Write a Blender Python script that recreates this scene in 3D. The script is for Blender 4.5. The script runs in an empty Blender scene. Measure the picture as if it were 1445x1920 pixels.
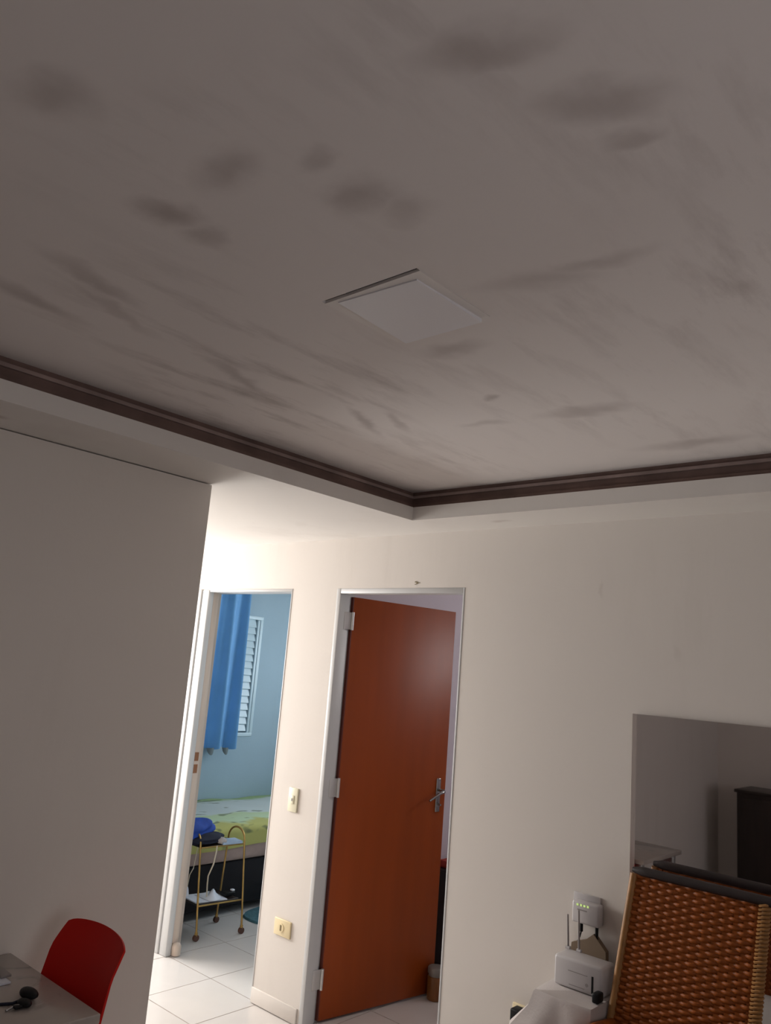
import bpy, bmesh, math, random
from mathutils import Vector, Matrix
random.seed(7)
C = bpy.context.scene
COL = C.collection

# ------------------------------------------------------------------ camera
cd = bpy.data.cameras.new('camera'); cam = bpy.data.objects.new('camera', cd); COL.objects.link(cam)
YAW, PIT, ROL, F_PX = 0.7416, 0.1927, 0.0803, 1500.0
fw = Vector((-math.sin(YAW)*math.cos(PIT), math.cos(YAW)*math.cos(PIT), math.sin(PIT)))
r0 = Vector((math.cos(YAW), math.sin(YAW), 0)); u0 = r0.cross(fw)
rt = r0*math.cos(ROL) + u0*math.sin(ROL); up = u0*math.cos(ROL) - r0*math.sin(ROL)
m = Matrix((rt, up, -fw)).transposed().to_4x4(); m.translation = Vector((0, 0, 1.7068))
cam.matrix_world = m
cd.sensor_fit = 'VERTICAL'; cd.sensor_height = 36.0; cd.lens = F_PX/1920*36; cd.clip_start = 0.02
C.camera = cam

# ------------------------------------------------------------------ world, lights, exposure
w = bpy.data.worlds.new('sky'); C.world = w; w.use_nodes = True
w.node_tree.nodes['Background'].inputs[0].default_value = (0.75, 0.85, 1.0, 1)
w.node_tree.nodes['Background'].inputs[1].default_value = 1.0
C.view_settings.view_transform = 'Standard'; C.view_settings.look = 'None'
C.view_settings.exposure = 0.0; C.view_settings.gamma = 1.0
C.view_settings.use_curve_mapping = False
def daylight(name, loc, direction, sx, sy, power, color):
    ld = bpy.data.lights.new(name, 'AREA'); ld.shape = 'RECTANGLE'; ld.size = sx; ld.size_y = sy
    ld.energy = power; ld.color = color
    o = bpy.data.objects.new(name, ld); COL.objects.link(o); o.location = loc
    o.rotation_euler = Vector(direction).to_track_quat('-Z', 'Y').to_euler()
    return o
daylight('kitchen_daylight', (-5.62, 2.05, 1.55), (1, 0, 0), 1.4, 1.3, 136, (1.0, 0.98, 0.95))
daylight('living_daylight', (1.47, 0.6, 1.5), (-1, 0, 0), 1.3, 1.1, 8.2, (1.0, 0.92, 0.91))
daylight('bedroom_added_light', (-4.3, 5.47, 1.75), (0, -1, 0), 1.0, 1.0, 27, (0.86, 0.94, 1.0))  # added light behind an unseen window, fills the bedroom
daylight('small_room_unseen_light', (-1.4, 5.47, 2.15), (0, -1, 0), 1.2, 0.5, 22, (1.0, 0.96, 0.96))  # unseen source, set high for the sheen on the orange door

# ------------------------------------------------------------------ materials
def mat(name, col, rough=0.6, metal=0.0, noise=0.0, nscale=6.0, bump=0.0, bscale=60.0, spec=0.5, stretch=None, emit=0.0, sheen=0.0):
    M = bpy.data.materials.new(name); M.use_nodes = True
    nt = M.node_tree; b = nt.nodes['Principled BSDF']
    b.inputs['Base Color'].default_value = (*col, 1); b.inputs['Roughness'].default_value = rough
    b.inputs['Metallic'].default_value = metal; b.inputs['Specular IOR Level'].default_value = spec
    if emit:
        b.inputs['Emission Color'].default_value = (*col, 1); b.inputs['Emission Strength'].default_value = emit
    if sheen: b.inputs['Sheen Weight'].default_value = sheen
    if noise or bump:
        tc = nt.nodes.new('ShaderNodeTexCoord'); mp = nt.nodes.new('ShaderNodeMapping')
        nt.links.new(tc.outputs['Object'], mp.inputs[0])
        if stretch: mp.inputs['Scale'].default_value = stretch
    if noise:
        n = nt.nodes.new('ShaderNodeTexNoise'); n.inputs['Scale'].default_value = nscale; n.inputs['Detail'].default_value = 5
        nt.links.new(mp.outputs[0], n.inputs['Vector'])
        r = nt.nodes.new('ShaderNodeValToRGB')
        r.color_ramp.elements[0].position = 0.3; r.color_ramp.elements[1].position = 0.7
        r.color_ramp.elements[0].color = (*[c*(1-noise) for c in col], 1)
        r.color_ramp.elements[1].color = (*[min(1, c*(1+noise)) for c in col], 1)
        nt.links.new(n.outputs['Fac'], r.inputs[0]); nt.links.new(r.outputs[0], b.inputs['Base Color'])
    if bump:
        n2 = nt.nodes.new('ShaderNodeTexNoise'); n2.inputs['Scale'].default_value = bscale
        nt.links.new(mp.outputs[0], n2.inputs['Vector'])
        bp = nt.nodes.new('ShaderNodeBump'); bp.inputs['Strength'].default_value = bump; bp.inputs['Distance'].default_value = 0.004
        nt.links.new(n2.outputs['Fac'], bp.inputs['Height']); nt.links.new(bp.outputs[0], b.inputs['Normal'])
    return M

def stain_mat(name, col, stain, spots, noise_amt=0.3, streak=(1, 1, 1), rough=0.8, global_amt=0.25):
    """painted plaster with dirty patches: spots = (x, y, z, rx, ry, rz, angle, strength)"""
    M = bpy.data.materials.new(name); M.use_nodes = True
    nt = M.node_tree; b = nt.nodes['Principled BSDF']; b.inputs['Roughness'].default_value = rough
    b.inputs['Specular IOR Level'].default_value = 0.25
    N, L = nt.nodes.new, nt.links.new
    tc = N('ShaderNodeTexCoord')
    def math_(op, a, c=None):
        q = N('ShaderNodeMath'); q.operation = op
        for i, v in enumerate((a, c)):
            if v is None: continue
            if isinstance(v, (int, float)): q.inputs[i].default_value = v
            else: L(v, q.inputs[i])
        return q.outputs[0]
    mp = N('ShaderNodeMapping'); mp.inputs['Scale'].default_value = streak; L(tc.outputs['Object'], mp.inputs[0])
    n = N('ShaderNodeTexNoise'); n.inputs['Scale'].default_value = 3.2; n.inputs['Detail'].default_value = 7; n.inputs['Roughness'].default_value = 0.62
    L(mp.outputs[0], n.inputs['Vector'])
    rr = N('ShaderNodeMapRange'); rr.inputs[1].default_value = 0.5; rr.inputs[2].default_value = 0.78; L(n.outputs['Fac'], rr.inputs[0])
    nb = N('ShaderNodeTexNoise'); nb.inputs['Scale'].default_value = 1.1; L(tc.outputs['Object'], nb.inputs['Vector'])
    rb = N('ShaderNodeMapRange'); rb.inputs[1].default_value = 0.42; rb.inputs[2].default_value = 0.65; L(nb.outputs['Fac'], rb.inputs[0])
    fac = math_('MULTIPLY', math_('MULTIPLY', rr.outputs[0], rb.outputs[0]), global_amt)
    nd = N('ShaderNodeTexNoise'); nd.inputs['Scale'].default_value = 9; nd.inputs['Detail'].default_value = 4; L(tc.outputs['Object'], nd.inputs['Vector'])
    ne = N('ShaderNodeVectorMath'); ne.operation = 'MULTIPLY_ADD'
    ne.inputs[1].default_value = (0.10, 0.10, 0.0); ne.inputs[2].default_value = (-0.05, -0.05, 0.0); L(nd.outputs['Color'], ne.inputs[0])
    wp = N('ShaderNodeVectorMath'); wp.operation = 'ADD'; L(tc.outputs['Object'], wp.inputs[0]); L(ne.outputs[0], wp.inputs[1])
    for (x, y, z, rx, ry, rz, an, st) in spots:
        s = N('ShaderNodeMapping'); s.vector_type = 'TEXTURE'
        s.inputs['Location'].default_value = (x, y, z); s.inputs['Rotation'].default_value = (0, 0, an)
        s.inputs['Scale'].default_value = (rx, ry, rz); L(wp.outputs[0], s.inputs[0])
        le = N('ShaderNodeVectorMath'); le.operation = 'LENGTH'; L(s.outputs[0], le.inputs[0])
        mr = N('ShaderNodeMapRange'); mr.interpolation_type = 'SMOOTHSTEP'
        mr.inputs[1].default_value = 1.25; mr.inputs[2].default_value = 0.1; mr.inputs[3].default_value = 0; mr.inputs[4].default_value = st*0.72
        L(le.outputs['Value'], mr.inputs[0])
        k = math_('MULTIPLY', mr.outputs[0], math_('ADD', math_('MULTIPLY', n.outputs['Fac'], 0.9), 0.45))
        fac = math_('MAXIMUM', fac, k)
    mx = N('ShaderNodeMix'); mx.data_type = 'RGBA'; L(fac, mx.inputs[0])
    mx.inputs[6].default_value = (*col, 1); mx.inputs[7].default_value = (*stain, 1)
    L(mx.outputs[2], b.inputs['Base Color'])
    n3 = N('ShaderNodeTexNoise'); n3.inputs['Scale'].default_value = 55; L(tc.outputs['Object'], n3.inputs['Vector'])
    bp = N('ShaderNodeBump'); bp.inputs['Strength'].default_value = 0.12; bp.inputs['Distance'].default_value = 0.003
    L(n3.outputs['Fac'], bp.inputs['Height']); L(bp.outputs[0], b.inputs['Normal'])
    return M

WALLC = (0.75, 0.697, 0.648)
ZC = 2.503
HK = 0.9613
M = {}
M['ceiling'] = stain_mat('stained_ceiling_paint', (0.77, 0.715, 0.69), (0.23, 0.175, 0.155), [(q[0]*HK, q[1]*HK, *q[2:]) for q in [
    (-0.57, 0.75, ZC, 0.12, 0.05, 1, 0.3, 0.62), (-0.50, 0.93, ZC, 0.12, 0.055, 1, 0.5, 0.6), (-0.495, 1.03, ZC, 0.06, 0.03, 1, 0.2, 0.5),
    (-1.10, 0.71, ZC, 0.09, 0.06, 1, 0.0, 0.6), (-1.30, 0.73, ZC, 0.055, 0.075, 1, -0.3, 0.7), (-1.306, 0.828, ZC, 0.05, 0.04, 1, 0, 0.45),
    (-0.947, 0.906, ZC, 0.08, 0.06, 1, 0.0, 0.62), (-0.93, 0.776, ZC, 0.04, 0.035, 1, 0, 0.45), (-0.91, 0.98, ZC, 0.06, 0.05, 1, 0, 0.35),
    (-1.221, 1.544, ZC, 0.11, 0.05, 1, 0.1, 0.55), (-0.86, 1.345, ZC, 0.14, 0.05, 1, 0.35, 0.4), (-0.72, 1.34, ZC, 0.13, 0.03, 1, 0.1, 0.45),
    (-1.168, 0.43, ZC, 0.08, 0.06, 1, 0.4, 0.5), (-1.70, 0.79, ZC, 0.04, 0.16, 1, 0.25, 0.5), (-1.93, 0.76, ZC, 0.04, 0.17, 1, 0.2, 0.5),
    (-1.80, 0.9, ZC, 0.03, 0.2, 1, 0.3, 0.4), (-1.915, 1.39, ZC, 0.035, 0.19, 1, 0.35, 0.6), (-1.866, 1.89, ZC, 0.03, 0.17, 1, 0.4, 0.6),
    (-1.75, 1.95, ZC, 0.025, 0.13, 1, 0.4, 0.5), (-1.153, 2.138, ZC, 0.17, 0.06, 1, 0.1, 0.55), (-1.0, 2.6, ZC, 0.2, 0.06, 1, 0.0, 0.5), (-1.35, 1.9, ZC, 0.03, 0.03, 1, 0, 0.6),
    (-1.5, 2.1, ZC, 0.1, 0.03, 1, 0.2, 0.4)]], streak=(3.0, 0.7, 1), global_amt=0.62)
M['soffit'] = stain_mat('soffit_paint', (0.76, 0.72, 0.68), (0.40, 0.32, 0.28), [(-2.46, 0.93, 2.365, 0.03, 0.05, 1, 0, 0.75), (-1.9, 2.83, 2.365, 0.06, 0.03, 1, 0, 0.5)], global_amt=0.25)
M['wall'] = stain_mat('wall_paint', WALLC, (0.30, 0.23, 0.17), [
    (-2.47, 2.967, 2.125, 0.035, 0.2, 0.014, 0, 0.0), (-1.503, 2.967, 2.087, 0.012, 0.2, 0.045, 0, 0.22), (-2.2, 2.967, 1.624, 0.03, 0.2, 0.03, 0, 0.15), (-1.2, 2.967, 1.85, 0.02, 0.2, 0.04, 0, 0.16)],
    streak=(2.5, 2.5, 0.4), global_amt=0.10)
M['bed_wall'] = mat('blue_cast_bedroom_wall', (0.385, 0.51, 0.59), 0.8, noise=0.03, nscale=2, bump=0.1)  # blue cast of light through the curtain is put into this wall colour
M['lilac_wall'] = mat('lilac_wall_paint', (0.74, 0.68, 0.75), 0.8, noise=0.03, nscale=2, bump=0.1)
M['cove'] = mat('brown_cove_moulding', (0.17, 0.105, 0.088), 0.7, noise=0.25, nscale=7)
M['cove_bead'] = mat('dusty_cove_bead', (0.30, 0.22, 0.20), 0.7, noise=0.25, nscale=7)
M['tile'] = mat('glazed_floor_tile', (0.68, 0.64, 0.61), 0.18, noise=0.04, nscale=3)
M['grout'] = mat('grey_grout', (0.34, 0.29, 0.26), 0.9, noise=0.2, nscale=20)
M['frame'] = mat('white_enamel_frame', (0.60, 0.60, 0.60), 0.4, noise=0.03, nscale=3)
M['frame_beige'] = mat('beige_worn_paint', (0.62, 0.51, 0.43), 0.5, noise=0.1, nscale=5, stretch=(4, 4, 0.5))
M['door'] = mat('varnished_orange_wood', (0.31, 0.054, 0.004), 0.42, spec=0.36, noise=0.08, nscale=2.2, stretch=(6, 6, 0.5), bump=0.05, bscale=30)
M['door_edge'] = mat('dark_red_door_edge', (0.13, 0.022, 0.012), 0.5, noise=0.2, stretch=(6, 6, 0.5))
M['hinge'] = mat('satin_steel_hinge', (0.62, 0.61, 0.60), 0.4, metal=0.6)
M['chrome'] = mat('chrome', (0.40, 0.40, 0.40), 0.15, metal=1.0)
M['brass'] = mat('aged_brass', (0.50, 0.31, 0.10), 0.38, metal=0.75, noise=0.2, nscale=12)
M['cream'] = mat('cream_plastic', (0.80, 0.76, 0.58), 0.4)
M['cream_dark'] = mat('yellowed_plastic', (0.80, 0.67, 0.42), 0.4)
M['slot_brown'] = mat('brown_slot', (0.20, 0.15, 0.07), 0.6)
M['white_plastic'] = mat('white_plastic', (0.52, 0.49, 0.49), 0.35)
M['white_panel'] = mat('white_diffuser_panel', (0.80, 0.78, 0.80), 0.45)
M['light_frame'] = mat('off_white_light_frame', (0.78, 0.73, 0.70), 0.6)
M['grey_line'] = mat('grey_plastic_line', (0.30, 0.27, 0.26), 0.5)
M['black_plastic'] = mat('black_plastic', (0.010, 0.010, 0.011), 0.45, spec=0.15)
M['led'] = mat('green_led', (0.55, 0.75, 0.25), 0.4, emit=0.55)
M['dark_void'] = mat('dark_void', (0.02, 0.015, 0.015), 0.9)
M['mirror'] = mat('silvered_glass', (0.90, 0.87, 0.87), 0.015, metal=1.0)
M['mirror_back'] = mat('mirror_backing', (0.3, 0.3, 0.3), 0.6)
M['rattan'] = mat('caramel_rattan', (0.28, 0.070, 0.009), 0.5, noise=0.25, nscale=30, spec=0.3)
M['rattan_pale'] = mat('pale_rattan_wrap', (0.33, 0.155, 0.045), 0.5, noise=0.2, nscale=30)
M['dark_rail'] = mat('dark_leatherette', (0.018, 0.010, 0.010), 0.45, noise=0.15, nscale=12)
M['red_plastic'] = mat('red_plastic', (0.60, 0.009, 0.004), 0.45, spec=0.15)
M['steel'] = mat('painted_steel_leg', (0.45, 0.45, 0.45), 0.35, metal=0.8)
M['cloth_white'] = mat('white_table_cloth', (0.50, 0.45, 0.43), 0.85, noise=0.05, nscale=8, bump=0.2, bscale=120)
M['brown_wood'] = mat('brown_wood', (0.20, 0.085, 0.035), 0.4, noise=0.25, nscale=3, stretch=(1, 6, 6))
M['dark_wood'] = mat('dark_wenge_wood', (0.022, 0.012, 0.009), 0.35, noise=0.3, nscale=4, stretch=(6, 6, 0.7))
M['kraft'] = mat('kraft_card', (0.20, 0.14, 0.09), 0.8, noise=0.1)
M['curtain'] = mat('blue_curtain_cloth', (0.17, 0.41, 0.74), 0.8, noise=0.06, nscale=5, bump=0.15, bscale=150, sheen=0.2)
M['hem'] = mat('grey_blue_lining', (0.16, 0.19, 0.20), 0.85)
M['shutter'] = mat('white_enamel_shutter', (0.62, 0.76, 0.82), 0.35)
M['mattress'] = mat('beige_mattress_ticking', (0.50, 0.36, 0.31), 0.85, noise=0.08, nscale=15)
M['black_fabric'] = mat('black_bed_base_fabric', (0.012, 0.010, 0.012), 0.9)
M['blue_cloth'] = mat('royal_blue_cloth', (0.016, 0.065, 0.36), 0.8, noise=0.3, nscale=14)
M['navy_cloth'] = mat('navy_black_cloth', (0.01, 0.012, 0.03), 0.85)
M['paper'] = mat('paper', (0.74, 0.76, 0.84), 0.7)
M['blue_paper'] = mat('blue_grey_booklet_cover', (0.42, 0.52, 0.66), 0.5)
M['cord'] = mat('ivory_cord', (0.62, 0.54, 0.42), 0.6)
M['rug'] = mat('teal_rug_pile', (0.055, 0.14, 0.17), 0.95, noise=0.25, nscale=40, bump=0.5, bscale=200)
M['caster'] = mat('brown_rubber', (0.10, 0.04, 0.025), 0.6)
M['brown_can'] = mat('brown_lacquer', (0.22, 0.08, 0.018), 0.35, noise=0.2, nscale=10)
M['grey_lid'] = mat('grey_metal_lid', (0.26, 0.24, 0.22), 0.4, metal=0.3)
M['olive_cloth'] = mat('olive_cloth', (0.20, 0.17, 0.10), 0.9, noise=0.2, nscale=20)
M['red_card'] = mat('red_card', (0.42, 0.03, 0.015), 0.6)
M['pale_wood'] = mat('pale_broom_wood', (0.55, 0.46, 0.34), 0.5)
M['terracotta'] = mat('worn_brown_metal', (0.32, 0.14, 0.07), 0.5, metal=0.4)

def sheet_mat():
    S = bpy.data.materials.new('green_patterned_sheet'); S.use_nodes = True
    nt = S.node_tree; b = nt.nodes['Principled BSDF']; b.inputs['Roughness'].default_value = 0.85
    N, L = nt.nodes.new, nt.links.new
    tc = N('ShaderNodeTexCoord'); sp = N('ShaderNodeSeparateXYZ'); L(tc.outputs['Object'], sp.inputs[0])
    n = N('ShaderNodeTexNoise'); n.inputs['Scale'].default_value = 4; n.inputs['Detail'].default_value = 3; L(tc.outputs['Object'], n.inputs['Vector'])
    a = N('ShaderNodeMath'); a.operation = 'MULTIPLY_ADD'; a.inputs[1].default_value = 0.35; L(n.outputs['Fac'], a.inputs[0]); L(sp.outputs['X'], a.inputs[2])
    # object x runs from the wall side (0) to the open side (0.89)
    r = N('ShaderNodeValToRGB'); r.color_ramp.interpolation = 'LINEAR'
    E = r.color_ramp.elements
    E[0].position = 0.26; E[0].color = (0.34, 0.47, 0.22, 1); E[1].position = 0.34; E[1].color = (0.55, 0.60, 0.57, 1)
    for p, c in ((0.76, (0.55, 0.60, 0.57)), (0.82, (0.50, 0.60, 0.34)), (0.95, (0.53, 0.65, 0.42)), (1.0, (0.52, 0.50, 0.16))):
        e = E.new(p); e.color = (*c, 1)
    L(a.outputs[0], r.inputs[0])
    mp = N('ShaderNodeMapping'); mp.inputs['Scale'].default_value = (9, 3.2, 5); L(tc.outputs['Object'], mp.inputs[0])
    n2 = N('ShaderNodeTexNoise'); n2.inputs['Scale'].default_value = 1.6; n2.inputs['Detail'].default_value = 2; L(mp.outputs[0], n2.inputs['Vector'])
    mr = N('ShaderNodeMapRange'); mr.inputs[1].default_value = 0.60; mr.inputs[2].default_value = 0.66; mr.inputs[4].default_value = 0.75; L(n2.outputs['Fac'], mr.inputs[0])
    mx = N('ShaderNodeMix'); mx.data_type = 'RGBA'; L(mr.outputs[0], mx.inputs[0]); L(r.outputs[0], mx.inputs[6]); mx.inputs[7].default_value = (0.12, 0.15, 0.08, 1)
    L(mx.outputs[2], b.inputs['Base Color'])
    return S
M['sheet'] = sheet_mat()

def marble_mat():
    S = bpy.data.materials.new('beige_marble'); S.use_nodes = True
    nt = S.node_tree; b = nt.nodes['Principled BSDF']; b.inputs['Roughness'].default_value = 0.16
    N, L = nt.nodes.new, nt.links.new
    tc = N('ShaderNodeTexCoord')
    n = N('ShaderNodeTexNoise'); n.inputs['Scale'].default_value = 9; n.inputs['Detail'].default_value = 7; n.inputs['Distortion'].default_value = 1.2; L(tc.outputs['Object'], n.inputs['Vector'])
    r = N('ShaderNodeValToRGB'); E = r.color_ramp.elements
    E[0].position = 0.28; E[0].color = (0.20, 0.18, 0.18, 1); E[1].position = 0.42; E[1].color = (0.40, 0.355, 0.325, 1)
    e = E.new(0.7); e.color = (0.42, 0.37, 0.33, 1)
    L(n.outputs['Fac'], r.inputs[0]); L(r.outputs[0], b.inputs['Base Color'])
    return S
M['marble'] = marble_mat()

def pane_mat():
    S = bpy.data.materials.new('window_glass'); S.use_nodes = True
    nt = S.node_tree; nt.nodes.remove(nt.nodes['Principled BSDF'])
    t = nt.nodes.new('ShaderNodeBsdfTransparent'); g = nt.nodes.new('ShaderNodeBsdfGlossy'); g.inputs['Roughness'].default_value = 0.02
    mx = nt.nodes.new('ShaderNodeMixShader'); mx.inputs[0].default_value = 0.06
    nt.links.new(t.outputs[0], mx.inputs[1]); nt.links.new(g.outputs[0], mx.inputs[2])
    nt.links.new(mx.outputs[0], nt.nodes['Material Output'].inputs[0])
    return S
M['glass'] = pane_mat()

# ------------------------------------------------------------------ helpers
def box(bm, x0, x1, y0, y1, z0, z1, bev=0.0, seg=2):
    r = bmesh.ops.create_cube(bm, size=1.0)
    vs = r['verts']
    for v in vs:
        v.co = Vector(((x0+x1)/2 + v.co.x*(x1-x0), (y0+y1)/2 + v.co.y*(y1-y0), (z0+z1)/2 + v.co.z*(z1-z0)))
    if bev:
        es = list({e for v in vs for e in v.link_edges})
        bmesh.ops.bevel(bm, geom=es, offset=bev, segments=seg, affect='EDGES', profile=0.5)
def tube(bm, pts, rad, n=10, cap=True):
    pts = [Vector(p) for p in pts]; rings = []
    rads = rad if isinstance(rad, (list, tuple)) else [rad]*len(pts)
    prev = None
    for i, p in enumerate(pts):
        t = (pts[min(i+1, len(pts)-1)] - pts[max(i-1, 0)]).normalized()
        if prev is None:
            a = Vector((0, 0, 1)) if abs(t.z) < 0.9 else Vector((1, 0, 0))
            x = t.cross(a).normalized()
        else:
            x = (prev - t*prev.dot(t)).normalized()
        prev = x; y = t.cross(x)
        rings.append([bm.verts.new(p + (x*math.cos(2*math.pi*k/n) + y*math.sin(2*math.pi*k/n))*rads[i]) for k in range(n)])
    for a, b in zip(rings, rings[1:]):
        for k in range(n): bm.faces.new((a[k], a[(k+1) % n], b[(k+1) % n], b[k]))
    if cap:
        bm.faces.new(rings[0][::-1]); bm.faces.new(rings[-1])
def lathe(bm, prof, c=(0, 0, 0), n=24):
    rings = [[bm.verts.new((c[0]+r*math.cos(2*math.pi*k/n), c[1]+r*math.sin(2*math.pi*k/n), c[2]+z)) for k in range(n)] for r, z in prof]
    for a, b in zip(rings, rings[1:]):
        for k in range(n): bm.faces.new((a[k], a[(k+1) % n], b[(k+1) % n], b[k]))
    bm.faces.new(rings[0][::-1]); bm.faces.new(rings[-1])
def arc(c, r, a0, a1, ax, ay, n=10):
    c = Vector(c); ax = Vector(ax); ay = Vector(ay)
    return [c + ax*(r*math.cos(a0+(a1-a0)*i/n)) + ay*(r*math.sin(a0+(a1-a0)*i/n)) for i in range(n+1)]
def grid(bm, fn, nu, nv):
    g = [[bm.verts.new(fn(u/nu, v/nv)) for v in range(nv+1)] for u in range(nu+1)]
    for u in range(nu):
        for v in range(nv): bm.faces.new((g[u][v], g[u+1][v], g[u+1][v+1], g[u][v+1]))
def solid(bm, th):
    bmesh.ops.recalc_face_normals(bm, faces=bm.faces)
    bmesh.ops.solidify(bm, geom=list(bm.faces), thickness=th)
def obj(name, bm, m_, parent=None, smooth=False, off=(0, 0, 0)):
    """ONE mesh object; vertices are given in world coordinates, re-based on the parent's origin"""
    bmesh.ops.recalc_face_normals(bm, faces=bm.faces)
    base = Vector(off)
    if parent is not None: base = Vector(parent['o'])
    if base.length: bmesh.ops.translate(bm, verts=bm.verts, vec=-base)
    me = bpy.data.meshes.new(name); bm.to_mesh(me); bm.free()
    me.materials.append(m_)
    if smooth:
        for p in me.polygons: p.use_smooth = True
        try: me.set_sharp_from_angle(angle=math.radians(50))
        except Exception: pass
    o = bpy.data.objects.new(name, me); COL.objects.link(o)
    o['o'] = tuple(base)
    if parent is not None: o.parent = parent
    elif base.length: o.location = base
    return o
def B(): return bmesh.new()
def bx(name, ext, m_, parent=None, bev=0.0, off=(0, 0, 0), smooth=None):
    bm = B(); box(bm, *ext, bev=bev); return obj(name, bm, m_, parent, smooth=bool(bev) if smooth is None else smooth, off=off)
def tb(name, pts, rad, m_, parent=None, n=10, off=(0, 0, 0)):
    bm = B(); tube(bm, pts, rad, n); return obj(name, bm, m_, parent, smooth=True, off=off)
def tag(o, label, cat, group=None, kind=None):
    o['label'] = label; o['category'] = cat
    if group: o['group'] = group
    if kind: o['kind'] = kind
    return o
def thing(name, loc, label, cat, group=None, kind=None):
    o = bpy.data.objects.new(name, None); COL.objects.link(o); o.location = loc; o['o'] = tuple(loc)
    o.empty_display_size = 0.1
    return tag(o, label, cat, group, kind)
def link(name, me, parent, loc, scale=(1, 1, 1), rot=(0, 0, 0)):
    o = bpy.data.objects.new(name, me); COL.objects.link(o); o.parent = parent; o.location = loc; o.scale = scale; o.rotation_euler = rot
    return o

# ------------------------------------------------------------------ room shell
D = 2.9668; WT = 0.12; ZS = 2.3646; DH = 2.10
XK, XR, YN, YF = -5.45, 1.30, -1.43, 5.35        # outer limits of the flat
X1L, X1R, X2L, X2R = -4.225, -3.3655, -3.0156, -2.185
XL, YE = -2.5944, 1.8106                          # face and end of the left wall
def wall(name, axis, c0, c1, a0, a1, openings, label, m_=None, z1=2.62):
    bm = B(); br = sorted({a0, a1, *[v for o in openings for v in o[:2]]})
    for p, q in zip(br, br[1:]):
        cuts = sorted((o[2], o[3]) for o in openings if o[0] <= p and o[1] >= q); z = 0.0
        for s, e in cuts + [(z1, z1)]:
            if s > z + 1e-6:
                if axis == 'x': box(bm, p, q, c0, c1, z, s)
                else: box(bm, c0, c1, p, q, z, s)
            z = max(z, e)
    bmesh.ops.remove_doubles(bm, verts=bm.verts, dist=1e-5)
    return tag(obj(name, bm, m_ or M['wall']), label, 'wall', kind='structure')
wall('wall_back', 'x', D, D+WT, XK, XR, [(X1L, X1R, 0, DH), (X2L, X2R, 0, DH)], 'off-white painted wall with two doorways and a mirror')
wall('wall_left', 'y', XL-0.14, XL, YN, YE, [], 'shaded off-white wall behind red chair and table', z1=2.3600)
wall('wall_right', 'y', XR, XR+WT, YN, D, [(-0.05, 1.25, 0.95, 2.05)], 'right living room wall with a window opening')
wall('wall_rear', 'x', YN-WT, YN, XK, XR, [], 'rear living room wall behind the dark sideboard')
wall('wall_kitchen', 'y', XK-WT, XK, YN, D, [(1.30, 2.80, 0.90, 2.20)], 'outer wall of the bright passage with a window opening')
wall('wall_bedroom_outer', 'y', XK-WT, XK, D+WT, YF, [(3.35, 4.50, 1.06, 2.06)], 'pale blue bedroom wall behind curtain and shutter', M['bed_wall'])
wall('wall_bedroom_far', 'x', YF, YF+WT, XK, -3.25, [(-4.8, -3.8, 1.25, 2.25)], 'pale blue far wall of the bedroom', M['bed_wall'])
wall('wall_small_room_far', 'x', YF, YF+WT, -3.13, XR, [(-2.0, -0.8, 1.90, 2.40)], 'lilac far wall of the room behind the orange door', M['lilac_wall'])
wall('wall_bedroom_partition', 'y', -3.25, -3.19, D+WT, YF+WT, [], 'bedroom side of the partition beside the orange door', M['bed_wall'])
wall('wall_small_room_partition', 'y', -3.19, -3.13, D+WT, YF+WT, [], 'lilac wall behind the open orange door', M['lilac_wall'])
wall('wall_small_room_right', 'y', 0.4, 0.5, D+WT, YF, [], 'lilac right wall of the room behind the orange door', M['lilac_wall'])
# paint chip over the orange door
bm = B(); grid(bm, lambda u, v: Vector((-2.47+(u-0.5)*0.034*(0.7+0.5*math.sin(7*v+2)), D-0.0012, 2.124+(v-0.5)*0.014*(0.6+0.6*math.sin(5*u+0.6)))), 6, 4); solid(bm, 0.001)
ch = obj('paint_chip', bm, M['slot_brown']); ch.parent = bpy.data.objects['wall_back']

fl = bpy.data.objects.new('floor', None); COL.objects.link(fl); fl['o'] = (0, 0, 0); tag(fl, 'glossy pale ceramic tile floor with grey joints', 'floor', kind='structure')
bx('grout_bed', (XK-WT, XR+WT, YN-WT, YF+WT, -0.12, -0.0012), M['grout'], fl)
TS = 0.405
bm = B(); box(bm, -TS/2+0.003, TS/2-0.003, -TS/2+0.003, TS/2-0.003, -0.008, 0.0)
tme = bpy.data.meshes.new('tile'); bm.to_mesh(tme); bm.free(); tme.materials.append(M['tile'])
nt_ = 0
for i in range(-5, 13):
    for j in range(-11, 6):
        x = -3.735 + TS*(i+0.5); y = 2.985 + TS*(j+0.5)
        if x - TS/2 > XR or x + TS/2 < XK or y - TS/2 > YF or y + TS/2 < YN: continue
        if nt_ >= 299: continue
        link('tile', tme, fl, (x, y, random.uniform(-0.0006, 0.0))); nt_ += 1

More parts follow.
